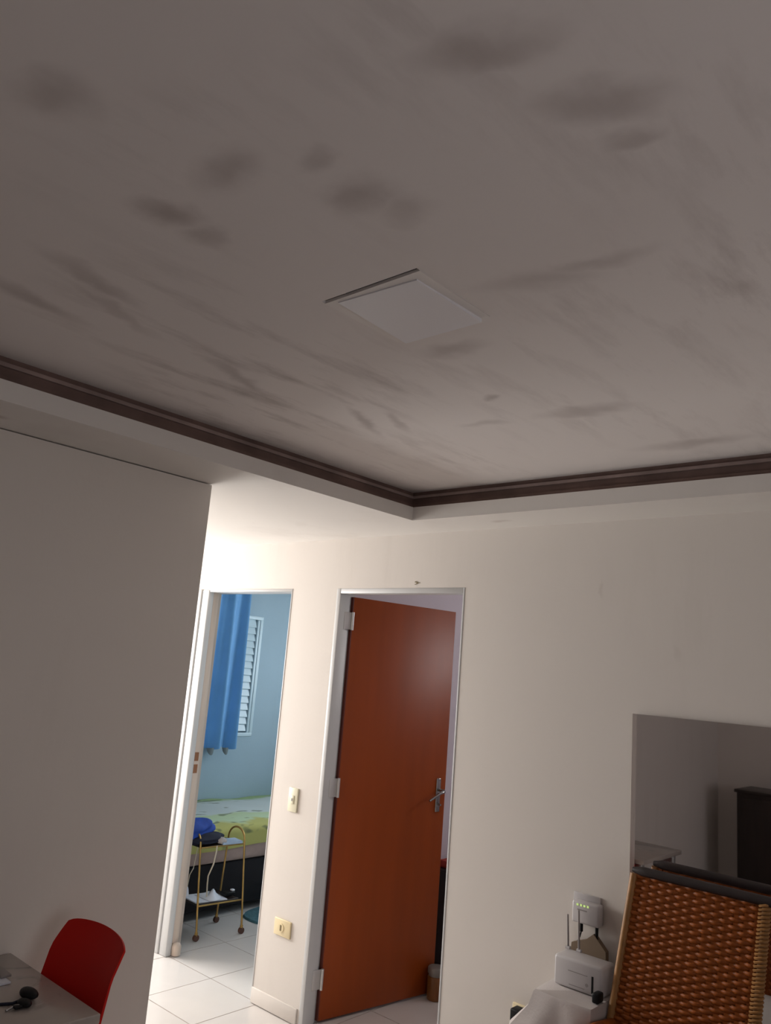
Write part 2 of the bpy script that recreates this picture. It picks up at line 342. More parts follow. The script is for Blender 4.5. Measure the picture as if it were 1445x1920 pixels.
# ceiling: upper panel with the light's cut-out, dropped soffit ring, cove lip, cove moulding
TX0, TX1, TY0, TY1 = -2.2856, 1.02, -1.12, 2.6771
CV = 0.04; LIP = 0.0601
ce = bpy.data.objects.new('ceiling', None); COL.objects.link(ce); ce['o'] = (0, 0, 0); tag(ce, 'stained white tray ceiling with dropped border and brown cove', 'ceiling', kind='structure')
HX0, HX1, HY0, HY1 = [q*HK for q in (-1.318, -1.030, 1.160, 1.432)]
def ring(name, ox0, ox1, oy0, oy1, ix0, ix1, iy0, iy1, z0, z1, m_, par=ce):
    bm = B(); box(bm, ox0, ix0, oy0, oy1, z0, z1); box(bm, ix1, ox1, oy0, oy1, z0, z1)
    box(bm, ix0, ix1, oy0, iy0, z0, z1); box(bm, ix0, ix1, iy1, oy1, z0, z1)
    return obj(name, bm, m_, par)
ring('upper_panel', TX0-CV-0.04, TX1+CV+0.04, TY0-CV-0.04, TY1+CV+0.04, HX0, HX1, HY0, HY1, ZC, ZC+0.05, M['ceiling'])
bx('roof_slab', (XK-WT, XR+WT, YN-WT, YF+WT, ZC+0.10, ZC+0.22), M['dark_void'], ce)
ring('soffit', XK, XR, YN, D, TX0, TX1, TY0, TY1, ZS, ZS+0.02, M['soffit'])
ring('cove_lip', TX0-0.015, TX1+0.015, TY0-0.015, TY1+0.015, TX0, TX1, TY0, TY1, ZS+0.02, ZS+LIP, M['soffit'])
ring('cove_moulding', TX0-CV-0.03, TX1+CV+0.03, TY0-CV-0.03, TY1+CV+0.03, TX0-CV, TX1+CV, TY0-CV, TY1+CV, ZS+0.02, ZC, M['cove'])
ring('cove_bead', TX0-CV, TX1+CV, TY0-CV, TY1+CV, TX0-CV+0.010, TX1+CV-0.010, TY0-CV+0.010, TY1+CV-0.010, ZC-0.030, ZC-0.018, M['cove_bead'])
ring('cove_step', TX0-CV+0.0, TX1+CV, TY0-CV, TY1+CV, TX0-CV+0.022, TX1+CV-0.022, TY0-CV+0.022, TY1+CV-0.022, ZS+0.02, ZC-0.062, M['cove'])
bx('bedroom_ceiling', (XK, -3.19, D+WT, YF, 2.55, 2.60), M['soffit'], ce)
bx('small_room_ceiling', (-3.19, XR, D+WT, YF, 2.55, 2.60), M['soffit'], ce)

# recessed panel light, hanging slightly out of its cut-out
pl = thing('ceiling_panel_light', (-1.17*HK, 1.30*HK, ZC), 'square white recessed panel light hanging crooked in stained ceiling, dark gap along one edge', 'ceiling light')
bm = B(); HB = ZC+0.05
box(bm, HX0, HX1, HY0, HY1, HB, HB+0.006); obj('backing', bm, M['dark_void'], pl)
bm = B()
vs = [(-1.283, 1.181), (-1.058, 1.195), (-1.052, 1.430), (-1.288, 1.432)]
def slab(bm, vs, z0s, z1s):
    lo = [bm.verts.new((x, y, z)) for (x, y), z in zip(vs, z0s)]; hi = [bm.verts.new((x, y, z)) for (x, y), z in zip(vs, z1s)]
    bm.faces.new(lo[::-1]); bm.faces.new(hi)
    for k in range(4): bm.faces.new((lo[k], lo[(k+1) % 4], hi[(k+1) % 4], hi[k]))
slab(bm, [(x*HK, y*HK) for x, y in vs], [ZC-0.004, ZC-0.004, ZC-0.010, ZC-0.010], [ZC+0.004]*2+[ZC-0.001]*2)
obj('diffuser', bm, M['white_panel'], pl)
bm = B(); fz = (ZC-0.001, ZC+0.006)
for q in ((-1.3175, -1.255, 1.171, 1.4315), (-1.085, -1.0305, 1.171, 1.4315), (-1.255, -1.085, 1.171, 1.225), (-1.255, -1.085, 1.40, 1.4315)):
    box(bm, *[v*HK for v in q], *fz)
obj('frame', bm, M['light_frame'], pl)

# skirting
for name, x0, x1 in (('baseboard_pillar', X1R+0.0, X2L-0.012), ('baseboard_back', X2R+0.0, XR)):
    bm = B(); box(bm, x0, x1, D-0.010, D, 0.004, 0.075, bev=0.002)
    tag(obj(name, bm, M['wall'], smooth=True, off=(0, D, 0)), 'low white skirting along the back wall', 'baseboard', kind='structure')
bx('baseboard_left', (XL, XL+0.01, YN, YE, 0.004, 0.075), M['wall'], bev=0.002); tag(bpy.data.objects['baseboard_left'], 'low white skirting along the shaded left wall', 'baseboard', kind='structure')

# ------------------------------------------------------------------ windows at the area lights, two of them unseen and placed for their light
def window(name, axis, c, a0, a1, z0, z1, label, outside):
    t = thing(name, ((c, (a0+a1)/2, z0) if axis == 'y' else ((a0+a1)/2, c, z0)), label, 'window', kind='structure')
    fr = 0.045
    def b(nm, p, q, s, e, m_, d=0.025):
        bx(nm, (c-d, c+d, p, q, s, e) if axis == 'y' else (p, q, c-d, c+d, s, e), m_, t)
    b('frame', a0, a1, z0, z0+fr, M['frame']); b('frame', a0, a1, z1-fr, z1, M['frame'])
    b('frame', a0, a0+fr, z0+fr, z1-fr, M['frame']); b('frame', a1-fr, a1, z0+fr, z1-fr, M['frame'])
    mid = (a0+a1)/2
    b('mullion', mid-0.02, mid+0.02, z0+fr, z1-fr, M['frame'])
    b('pane', a0+fr, mid-0.02, z0+fr, z1-fr, M['glass'], 0.003); b('pane', mid+0.02, a1-fr, z0+fr, z1-fr, M['glass'], 0.003)
window('window_2', 'y', XK-0.06, 1.30, 2.80, 0.90, 2.20, 'white two-pane window lighting the passage', -1)
window('window_3', 'y', XR+0.06, -0.05, 1.25, 0.95, 2.05, 'white two-pane window in the right living room wall', 1)
window('unseen_window_4', 'x', YF+0.06, -2.0, -0.8, 1.90, 2.40, 'unseen white two-pane window set high to light lilac room and door', 1)  # window is unseen; height chosen so its light catches the door top
window('added_window_5', 'x', YF+0.06, -4.8, -3.8, 1.25, 2.25, 'added unseen two-pane window in the far bedroom wall', 1)  # made-up window, an opening for the bedroom fill light

# bedroom shutter window
w1 = thing('window_1', (XK, 3.92, 1.06), 'pale louvred metal shutter window half behind the blue curtain', 'window', kind='structure')
x0 = XK
bx('frame', (x0-0.02, x0+0.006, 3.35, 4.50, 2.03, 2.06), M['shutter'], w1, bev=0.003); bx('frame', (x0-0.02, x0+0.006, 3.35, 4.50, 1.06, 1.09), M['shutter'], w1, bev=0.003)
bx('frame', (x0-0.02, x0+0.006, 4.47, 4.50, 1.09, 2.03), M['shutter'], w1, bev=0.003); bx('frame', (x0-0.02, x0+0.006, 3.35, 3.38, 1.09, 2.03), M['shutter'], w1, bev=0.003)
bx('back_panel', (x0-0.06, x0-0.045, 3.36, 4.49, 1.07, 2.05), M['shutter'], w1)
bx('stile', (x0-0.03, x0+0.002, 4.445, 4.468, 1.092, 2.028), M['shutter'], w1, bev=0.003)
bx('stile', (x0-0.03, x0+0.002, 3.382, 3.405, 1.092, 2.028), M['shutter'], w1, bev=0.003)
bm = B(); box(bm, -0.004, 0.004, -0.515, 0.515, -0.036, 0.036, bev=0.002, seg=1)
sme = bpy.data.meshes.new('slat'); bm.to_mesh(sme); bm.free(); sme.materials.append(M['shutter'])
for k in range(16):
    link('slat', sme, w1, (-0.016, 0.005, 0.075+k*0.0575), rot=(0, math.radians(-16), 0))

# ------------------------------------------------------------------ door frames
def jamb_profile(t, xa, inner, tk=0.028, name='jamb'):
    """full depth metal jamb: xa = wall side x, inner = +1 when the opening lies to +x"""
    s = inner
    bm = B()
    xs = sorted((xa, xa+s*tk)); box(bm, xs[0], xs[1], D-0.002, D+0.075, 0, DH, bev=0.002)
    obj(name, bm, M['frame'], t, smooth=True)
    bm = B(); xs = sorted((xa, xa+s*tk*0.5)); box(bm, xs[0], xs[1], D+0.075, D+WT+0.006, 0, DH, bev=0.002)
    obj('rebate', bm, M['frame'], t, smooth=True)
d1 = thing('door_1', ((X1L+X1R)/2, D, 0), 'white door frame of the open bedroom doorway, no leaf in view', 'door', kind='structure')
# left side: outer casing, groove, inner casing, beige reveal with the strike plates
bx('casing', (X1L-0.04, X1L+0.022, D-0.014, D, 0, DH+0.0), M['frame'], d1, bev=0.003)
bx('casing', (X1L+0.030, X1L+0.095, D-0.008, D+0.03, 0, DH-0.002), M['frame'], d1, bev=0.004)
bx('groove', (X1L+0.018, X1L+0.034, D-0.002, D+0.03, 0, DH-0.002), M['frame'], d1)
bx('reveal', (X1L+0.03, X1L+0.088, D+0.03, D+0.075, 0, DH-0.002), M['frame_beige'], d1, bev=0.002)
bx('rebate', (X1L, X1L+0.05, D+0.075, D+WT, 0, DH-0.002), M['frame_beige'], d1)
for za, zb in ((1.075, 1.125), (1.005, 1.055)):
    bx('strike_plate', (X1L+0.086, X1L+0.0905, D+0.036, D+0.062, za, zb), M['terracotta'], d1)
bx('head', (X1L+0.03, X1R, D-0.004, D+WT, DH-0.014, DH), M['frame'], d1, bev=0.002)
bx('jamb', (X1R-0.008, X1R, D-0.003, D+WT, 0, DH-0.014), M['frame'], d1, bev=0.002)
bm = B(); lathe(bm, [(0.012, 0), (0.026, 0.004), (0.028, 0.05), (0.020, 0.066), (0.006, 0.07)], (X1L+0.105, D+0.055, 0.0)); obj('foot_block', bm, M['frame_beige'], d1, smooth=True)

HXX, HYY = X2L+0.036, D+0.092
LANG, LW, LT = 1.4226, 0.765, 0.035
d2 = thing('door_2', (HXX, HYY, 0), 'varnished orange-brown flush door standing open in a grey-white frame', 'door', kind='structure')
jamb_profile(d2, X2L, 1); jamb_profile(d2, X2R, -1, 0.010)
bx('head', (X2L+0.028, X2R-0.010, D-0.002, D+0.075, DH-0.026, DH), M['frame'], d2, bev=0.003)
ld_ = Vector((math.cos(LANG), math.sin(LANG), 0)); ln_ = Vector((ld_.y, -ld_.x, 0))      # along the leaf; normal towards +x
Rl = Matrix((ld_, -ln_, Vector((0, 0, 1)))).transposed().to_4x4(); Rl.translation = Vector((HXX, HYY, 0))
def leafpart(name, ext, m_, bev=0.0, parent=None):
    bm = B(); box(bm, *ext, bev=bev); bm.transform(Rl); return obj(name, bm, m_, parent or d2, smooth=bool(bev))
# leaf frame: x along the leaf, y=0 is the face towards the opening (+y = away from it)
leaf = leafpart('leaf', (0.006, LW, 0.0, LT, 0.012, DH-0.034), M['door'], 0.0015)
leafpart('leaf_edge', (0.0, 0.006, 0.001, LT-0.001, 0.012, DH-0.034), M['door_edge'])
for zc in (1.938, 1.095, 0.201):
    hg = leafpart('hinge', (-0.052, -0.004, -0.002, 0.002, zc-0.045, zc+0.045), M['hinge'], 0.001)
    bm = B(); tube(bm, [(0.0, -0.007, zc-0.047), (0.0, -0.007, zc+0.047)], 0.0075); bm.transform(Rl); obj('knuckle', bm, M['hinge'], hg, smooth=True)
# handle set: long plate, lever, key
hp = leafpart('handle_plate', (LW-0.072, LW-0.040, -0.006, 0.0, 0.945, 1.125), M['chrome'], 0.003)
bm = B(); tube(bm, [(LW-0.056, -0.004, 1.062), (LW-0.056, -0.048, 1.062), (LW-0.062, -0.056, 1.060), (LW-0.085, -0.058, 1.055), (LW-0.165, -0.052, 1.015)], [0.009, 0.009, 0.009, 0.008, 0.0065])
bm.transform(Rl); obj('lever', bm, M['chrome'], hp, smooth=True)
bm = B(); tube(bm, [(LW-0.056, -0.004, 0.985), (LW-0.056, -0.028, 0.985)], 0.006); bm.transform(Rl); obj('key_barrel', bm, M['chrome'], hp, smooth=True)

# ------------------------------------------------------------------ wall fittings on the back wall
def plate(name, x0, x1, z0, z1, m_, label, cat, group=None):
    t = thing(name, ((x0+x1)/2, D, z0), label, cat, group)
    bx('cover_plate', (x0, x1, D-0.010, D, z0, z1), m_, t, bev=0.003)
    return t
t = plate('light_switch', -3.228, -3.160, 0.948, 1.066, M['cream'], 'small cream upright light switch on white pillar between doorways', 'switch')
bx('rocker', (-3.207, -3.182, D-0.0145, D-0.009, 0.987, 1.030), M['cream'], t, bev=0.003)
bx('rocker_edge', (-3.199, -3.190, D-0.0158, D-0.014, 1.002, 1.015), M['grey_line'], t)
def sock(x0, x1, z0, z1, label):
    t = plate('wall_socket', x0, x1, z0, z1, M['cream_dark'], label, 'socket', None)
    xm, zm = (x0+x1)/2-0.006, (z0+z1)/2
    bm = B(); tube(bm, [(xm, D-0.009, zm), (xm, D-0.0135, zm)], 0.020, 20); obj('socket_face', bm, M['cream_dark'], t, smooth=True)
    for dx in (-0.0, ):
        bx('socket_hole', (xm-0.005, xm+0.005, D-0.0148, D-0.013, zm-0.013, zm+0.013), M['slot_brown'], t)
    return t
sock(-3.242, -3.122, 0.358, 0.436, 'yellowed landscape wall socket low on white pillar between doorways')
sock(-1.832, -1.712, 0.395, 0.475, 'cream wall socket low beside the white-draped side table, black plug in it')
pa = thing('power_plug', (-1.768, D-0.014, 0.44), 'black power adapter plugged into the cream socket beside draped table', 'plug')
bx('body', (-1.808, -1.728, D-0.066, D-0.016, 0.412, 0.474), M['black_plastic'], pa, bev=0.006)
bx('pin_base', (-1.790, -1.746, D-0.018, D-0.0136, 0.425, 0.46), M['black_plastic'], pa)
tb('cable', [(-1.73, D-0.045, 0.432), (-1.70, D-0.05, 0.40), (-1.69, D-0.05, 0.30), (-1.70, D-0.04, 0.06)], 0.003, M['black_plastic'], pa, 8)

# mirror
mi = thing('wall_mirror', (-0.91, D, 0.80), 'large frameless mirror on the back wall behind the wicker chair', 'mirror')
bx('backing', (-1.345, -0.455, D-0.012, D, 0.80, 1.60), M['mirror_back'], mi)
bm = B(); z0m, z1m, xa, xb = 0.785, 1.6141, -1.3607, -0.44
BV, BD = 0.019, 0.019*math.tan(math.radians(6.6))        # ground bevel down both sides
q0 = [(xa, z0m), (xb, z0m), (xb, z1m), (xa, z1m)]; q1 = [(xa+BV, z0m), (xb-BV, z0m), (xb-BV, z1m), (xa+BV, z1m)]
bk = [bm.verts.new((x, D-0.012, z)) for x, z in q0]; fo = [bm.verts.new((x, D-0.017+BD, z)) for x, z in q0]; fi = [bm.verts.new((x, D-0.017, z)) for x, z in q1]
bm.faces.new(bk); bm.faces.new(fi)
for k in range(4):
    bm.faces.new((bk[k], bk[(k+1) % 4], fo[(k+1) % 4], fo[k])); bm.faces.new((fo[k], fo[(k+1) % 4], fi[(k+1) % 4], fi[k]))
obj('glass', bm, M['mirror'], mi)

# ------------------------------------------------------------------ modem, router, draped side table
md = thing('wall_modem', (-1.52, D, 0.82), 'small white wall-mounted modem with green lights above the draped table', 'modem')
bx('body', (-1.572, -1.462, D-0.045, D-0.004, 0.838, 0.915), M['white_plastic'], md, bev=0.008)
bx('mounting_plate', (-1.585, -1.475, D-0.008, D, 0.835, 0.935), M['white_plastic'], md, bev=0.002)
for k in range(4):
    bx('indicator_light', (-1.552+k*0.014, -1.544+k*0.014, D-0.0462, D-0.044, 0.899, 0.906), M['led'], md)
bx('label_line', (-1.548, -1.510, D-0.0462, D-0.044, 0.884, 0.888), M['grey_line'], md)
for x in (-1.540, -1.478):
    cb = tb('plug', [(x, D-0.025, 0.840), (x, D-0.025, 0.808)], 0.006, M['black_plastic'], md)
    e = (-1.560, D-0.03, 0.755) if x < -1.5 else (-1.440, D-0.03, 0.742)
    tb('cable', [(x, D-0.025, 0.81), (x+(e[0]-x)*0.2, D-0.027, 0.79), (x+(e[0]-x)*0.7, D-0.03, 0.765), e], 0.0028, M['black_plastic'], md, 8)

sd = thing('side_table', (-1.45, 2.80, 0), 'low wooden side table hidden under a white cloth beside wicker chair', 'table')
bx('tabletop', (-1.575, -1.405, 2.73, 2.92, 0.63, 0.652), M['brown_wood'], sd, bev=0.004)
for lx in (-1.555, -1.425):
    for ly in (2.75, 2.90): bx('leg', (lx-0.014, lx+0.014, ly-0.014, ly+0.014, 0, 0.63), M['brown_wood'], sd, bev=0.003)
bm = B(); n = 64; rings = []
def cloth_ring(gx, gy, z, amp, ph):
    out = []
    for k in range(n):
        a = 2*math.pi*k/n; c, s = math.cos(a), math.sin(a)
        q = max(abs(c), abs(s)); q = 1/(q**0.75)
        x = -1.46 + (0.125+gx)*c*q; y = 2.808 + (0.130+gy)*s*q
        wv = amp*math.sin(a*9+ph)
        out.append(bm.verts.new((max(min(x+wv*c, -1.362), -1.9), min(y+wv*s, D-0.004), z)))
    return out
zs_ = [(0.0, 0.0, 0.6565, 0, 0), (0.006, 0.005, 0.650, 0, 0), (0.028, 0.010, 0.60, 0.003, 0.5), (0.075, 0.02, 0.55, 0.006, 0.8), (0.11, 0.03, 0.51, 0.009, 1.0), (0.125, 0.035, 0.44, 0.012, 1.2), (0.135, 0.045, 0.30, 0.016, 1.4), (0.14, 0.05, 0.20, 0.02, 1.6)]
for a in zs_: rings.append(cloth_ring(*a))
cv = bm.verts.new((-1.46, 2.808, 0.6565))
for k in range(n): bm.faces.new((cv, rings[0][k], rings[0][(k+1) % n]))
for a, b_ in zip(rings, rings[1:]):
    for k in range(n): bm.faces.new((a[k], a[(k+1) % n], b_[(k+1) % n], b_[k]))
tag(obj('table_cloth', bm, M['cloth_white'], smooth=True, off=(-1.46, 2.808, 0.2)), 'plain white cloth flaring down over the low side table', 'tablecloth')

rw = thing('router', (-1.46, 2.82, 0.658), 'white boxy router with dark upright slot and two thin antennas on cloth', 'router')
bx('body', (-1.562, -1.376, 2.785, 2.885, 0.658, 0.757), M['white_plastic'], rw, bev=0.010)
bx('slot', (-1.414, -1.407, 2.7838, 2.790, 0.668, 0.722), M['black_plastic'], rw)
bx('seam', (-1.505, -1.430, 2.7842, 2.790, 0.716, 0.7185), M['grey_line'], rw)
bx('seam', (-1.500, -1.440, 2.7842, 2.790, 0.672, 0.6745), M['grey_line'], rw)
bm = B(); tube(bm, [(-1.432, 2.7845, 0.688), (-1.432, 2.790, 0.688)], 0.006); obj('button', bm, M['grey_line'], rw, smooth=True)
for x, zt_, lean in ((-1.556, 0.872, -0.006), (-1.512, 0.896, -0.006)):
    an = tb('antenna', [(x, 2.875, 0.758), (x+lean*0.3, 2.875, 0.80), (x+lean, 2.876, zt_)], [0.0045, 0.004, 0.003], M['grey_line'], rw, 8)
    tb('antenna_joint', [(x-0.008, 2.875, 0.760), (x+0.008, 2.875, 0.760)], 0.007, M['white_plastic'], an, 8)
kb = thing('brown_packet', (-1.50, 2.93, 0.657), 'brown card packet leaning on the wall behind the white router', 'packet')
bm = B()
pts = [(-1.575, 0.66), (-1.425, 0.66), (-1.435, 0.765), (-1.488, 0.812), (-1.515, 0.788), (-1.572, 0.765)]
fr_ = [bm.verts.new((x, 2.915+0.02*(z-0.66)/0.15, z)) for x, z in pts]; bk_ = [bm.verts.new((x, 2.938+0.02*(z-0.66)/0.15, z)) for x, z in pts]
bm.faces.new(fr_); bm.faces.new(bk_[::-1])
for k in range(6): bm.faces.new((fr_[k], fr_[(k+1) % 6], bk_[(k+1) % 6], bk_[k]))
obj('sleeve', bm, M['kraft'], kb)
ad = thing('power_adapter', (-1.335, 2.76, 0.658), 'black power adapter lying on cloth between router and wicker chair', 'adapter')
bx('body', (-1.388, -1.363, 2.735, 2.778, 0.658, 0.690), M['black_plastic'], ad, bev=0.006)

# ------------------------------------------------------------------ wicker chair
wc = thing('wicker_chair', (-1.07, 2.60, 0), 'caramel woven wicker armchair with dark top rail against mirror wall', 'chair')
ZT, ZB = 1.072, 0.42
def byy(z): return 2.862 - 0.085*(ZT-z)/0.6          # back leans: lower part comes forward
def bl(z): return -1.302 - 0.095*(ZT-z)
def br_(z): return -0.868 - 0.060*(ZT-z)
NS = 14; pitch = 0.0118
def strand(phase):
    bm = B(); seg = NS*6; pts = []
    for i in range(seg+1):
        u = i/seg; pts.append((u-0.5, -0.0048*math.sin(math.pi*u*NS + phase*math.pi), 0))
    rings = []
    for p in pts:
        rings.append([bm.verts.new((p[0], p[1]+dy, dz)) for dy, dz in ((-0.0030, 0), (-0.0010, 0.0072), (0.0022, 0.0066), (0.0022, -0.0066), (-0.0010, -0.0072))])
    for a, b_ in zip(rings, rings[1:]):
        for k in range(5): bm.faces.new((a[k], a[(k+1) % 5], b_[(k+1) % 5], b_[k]))
    bm.faces.new(rings[0][::-1]); bm.faces.new(rings[-1])
    bmesh.ops.recalc_face_normals(bm, faces=bm.faces)
    me = bpy.data.meshes.new('strand'); bm.to_mesh(me); bm.free(); me.materials.append(M['rattan'])
    for p in me.polygons: p.use_smooth = True
    return me
sm = [strand(0), strand(1)]; k = 0; z = ZT-0.006; w0 = Vector(wc['o'])
while z > ZB:
    xa, xb = bl(z)+0.006, br_(z)-0.010
    link('strand', sm[k % 2], wc, Vector(((xa+xb)/2, byy(z), z))-w0, scale=(xb-xa, 1, 1)); z -= pitch; k += 1
for i in range(NS):
    u = (i+0.5)/NS
    bm = B()
    for sgn in (0,):
        rows = [(bl(zz)+(br_(zz)-bl(zz))*u, byy(zz)+0.001, zz) for zz in (ZB, 0.75, ZT)]
        rs = [[bm.verts.new((x+dx, y+dy, zz)) for dx, dy in ((-0.012, -0.0012), (0.012, -0.0012), (0.012, 0.0012), (-0.012, 0.0012))] for x, y, zz in rows]
        for a, b_ in zip(rs, rs[1:]):
            for q in range(4): bm.faces.new((a[q], a[(q+1) % 4], b_[(q+1) % 4], b_[q]))
        bm.faces.new(rs[0][::-1]); bm.faces.new(rs[-1])
    obj('stake', bm, M['rattan'], wc)
tb('back_post', [(bl(zz), byy(zz), zz) for zz in (0.0, 0.42, 0.75, ZT)], 0.013, M['rattan_pale'], wc, 12)
tb('back_post', [(br_(zz)+0.006, byy(zz), zz) for zz in (0.0, 0.42, 0.75, ZT)], 0.013, M['rattan_pale'], wc, 12)
bm = B(); zz = ZT
while zz > ZB:
    for fn, s in ((br_, 0.006),):
        c = Vector((fn(zz)+s-0.004, byy(zz)-0.002, zz))
        ringp = [c + Vector((math.cos(a)*0.0175, math.sin(a)*0.0165, 0.006*math.cos(a))) for a in [2*math.pi*q/10 for q in range(11)]]
        tube(bm, ringp, 0.0042, 5)
    zz -= pitch*0.98
o = obj('edge_wrap', bm, M['rattan_pale'], wc, smooth=True); o['kind'] = 'stuff'
# dark padded top rail, slightly bulging, ends rounded, running past the right post
pts, rad = [], []
for i in range(17):
    u = i/16; x = -1.306 + 0.53*u
    pts.append((x, 2.862, 1.084 - 0.002*u)); e = min(u, 1-u)*16
    rad.append(0.0185*min(1, 0.55+0.45*e))
bm = B(); tube(bm, pts, rad, 14); 
for v in bm.verts: v.co.z = 1.084 + (v.co.z-1.084)*0.85
obj('top_rail', bm, M['dark_rail'], wc, smooth=True)
# seat, arms, front legs, apron
bm = B(); box(bm, -1.36, -0.86, 2.30, 2.79, 0.385, 0.435, bev=0.02); obj('seat', bm, M['rattan'], wc, smooth=True)
bx('seat_cushion', (-1.34, -0.88, 2.31, 2.755, 0.436, 0.49), M['dark_rail'], wc, bev=0.02)
for s, xx in ((-1, -1.338), (1, -0.835)):
    tb('front_leg', [(xx, 2.32, 0), (xx, 2.32, 0.40), (xx, 2.33, 0.585)], 0.016, M['rattan'], wc, 12)
    bm = B(); tube(bm, [(xx - s*0.0, byy(0.61), 0.598), (xx, 2.68, 0.606), (xx, 2.50, 0.608), (xx, 2.37, 0.600), (xx, 2.315, 0.57)], [0.016, 0.022, 0.026, 0.026, 0.02], 14)
    obj('armrest', bm, M['rattan'], wc, smooth=True)
    for yq in (2.42, 2.55, 2.68): tb('arm_spindle', [(xx, yq, 0.41), (xx, yq, 0.59)], 0.006, M['rattan'], wc, 8)
    tb('seat_rail', [(xx, 2.32, 0.40), (xx, 2.79, 0.40)], 0.014, M['rattan'], wc, 10)

# ------------------------------------------------------------------ dining table, red chair, small things
dt = thing('dining_table', (-2.30, 1.0, 0), 'table with grey-beige veined stone top against the left wall', 'table')
bx('tabletop', (-2.588, -2.045, 0.74, 1.285, 0.735, 0.76), M['marble'], dt, bev=0.003)
for lx in (-2.545, -2.09):
    for ly in (0.79, 1.235): bx('leg', (lx-0.02, lx+0.02, ly-0.02, ly+0.02, 0, 0.735), M['steel'], dt, bev=0.003)
bx('apron', (-2.56, -2.075, 1.205, 1.225, 0.67, 0.735), M['steel'], dt); bx('apron', (-2.56, -2.075, 0.80, 0.82, 0.67, 0.735), M['steel'], dt)

rc = thing('red_chair', (-2.27, 1.22, 0), 'red moulded plastic chair tucked under the stone-topped table by wall', 'chair')
bm = B()
def shell(u, v):
    # v: 0 front edge of the seat .. 1 top of the back;  u: across
    prof = [(0.86, 0.43), (0.90, 0.445), (1.05, 0.435), (1.19, 0.440), (1.265, 0.47), (1.305, 0.56), (1.322, 0.70), (1.355, 0.815), (1.402, 0.893)]
    f = v*(len(prof)-1); i = min(int(f), len(prof)-2); q = f-i
    y = prof[i][0]*(1-q)+prof[i+1][0]*q; z = prof[i][1]*(1-q)+prof[i+1][1]*q
    up_ = max(0.0, (v-0.5)/0.5)
    hw = 0.190 - 0.024*up_**1.2
    s = 2*u-1
    cx = -2.250 - 0.022*up_
    curve = abs(s)**3
    z2 = z - (0.010*up_**3)*s*s - 0.009*up_**6*abs(s)**8 + 0.012*(1-up_)*s*s
    y2 = y - 0.034*s*s*up_+0.01*up_
    rcor = 1 - 0.03*abs(s)**6*max(0, (v-0.86)/0.14)**2
    return Vector((cx + hw*s*rcor, y2, z2))
grid(bm, shell, 20, 36); solid(bm, 0.006); obj('shell', bm, M['red_plastic'], rc, smooth=True)
for a, b_ in (((-2.40, 0.95), (-2.45, 0.90)), ((-2.12, 0.95), (-2.07, 0.90)), ((-2.40, 1.16), (-2.45, 1.255)), ((-2.12, 1.16), (-2.07, 1.255))):
    tb('leg', [(a[0], a[1], 0.43), (b_[0], b_[1], 0.0)], 0.011, M['steel'], rc, 10)

kf = thing('key_fob', (-2.23, 1.16, 0.76), 'black key case with a silver key on the stone tabletop', 'keys')
bm = B(); bmesh.ops.create_uvsphere(bm, u_segments=20, v_segments=12, radius=1.0)
for v in bm.verts:
    v.co = Vector((-2.243 + v.co.x*0.036*(1+0.15*v.co.y), 1.180 + v.co.y*0.021, 0.773 + max(v.co.z, -0.95)*0.0120))
obj('leather_case', bm, M['black_plastic'], kf, smooth=True)
bm = B(); bmesh.ops.create_uvsphere(bm, u_segments=20, v_segments=12, radius=1.0)
for v in bm.verts: v.co = Vector((-2.200 + v.co.x*0.026, 1.150 + v.co.y*0.017, 0.769 + max(v.co.z, -0.9)*0.009))
obj('remote', bm, M['black_plastic'], kf, smooth=True)
tb('key', [(-2.190, 1.146, 0.768), (-2.200, 1.125, 0.767), (-2.192, 1.098, 0.764)], [0.004, 0.0035, 0.003], M['chrome'], kf, 8)
bx('key_bow', (-2.205, -2.182, 1.118, 1.140, 0.764, 0.770), M['black_plastic'], kf, bev=0.002)
tb('strap', [(-2.235, 1.165, 0.764), (-2.225, 1.13, 0.764), (-2.24, 1.10, 0.764), (-2.30, 1.09, 0.764)], 0.004, M['navy_cloth'], kf, 8)
ph = thing('card_wallet', (-2.40, 1.18, 0.76), 'white card with a dark grey corner at the table edge of frame', 'card')
bx('card', (-2.46, -2.360, 1.145, 1.185, 0.7605, 0.766), M['paper'], ph, bev=0.001)
bx('dark_cover', (-2.46, -2.392, 1.170, 1.200, 0.7665, 0.774), M['grey_line'], ph, bev=0.002)

# ------------------------------------------------------------------ sideboard that the mirror shows
sb = thing('sideboard', (-1.6, -1.22, 0), 'dark wenge sideboard at the rear wall, seen only in the mirror', 'cabinet')
bx('body', (-2.31, -1.0, -1.425, -1.04, 0.06, 0.96), M['dark_wood'], sb, bev=0.003)
bx('top', (-2.325, -0.985, -1.428, -1.02, 0.961, 0.985), M['dark_wood'], sb, bev=0.003)
bx('plinth', (-2.29, -1.02, -1.42, -1.07, 0, 0.06), M['dark_wood'], sb)
for xa_ in (-2.28, -1.855, -1.43):
    dr = bx('door', (xa_, xa_+0.405, -1.038, -1.02, 0.09, 0.93), M['dark_wood'], sb, bev=0.003)
    tb('knob', [(xa_+0.36, -1.02, 0.55), (xa_+0.36, -0.995, 0.55)], 0.012, M['chrome'], dr, 12)

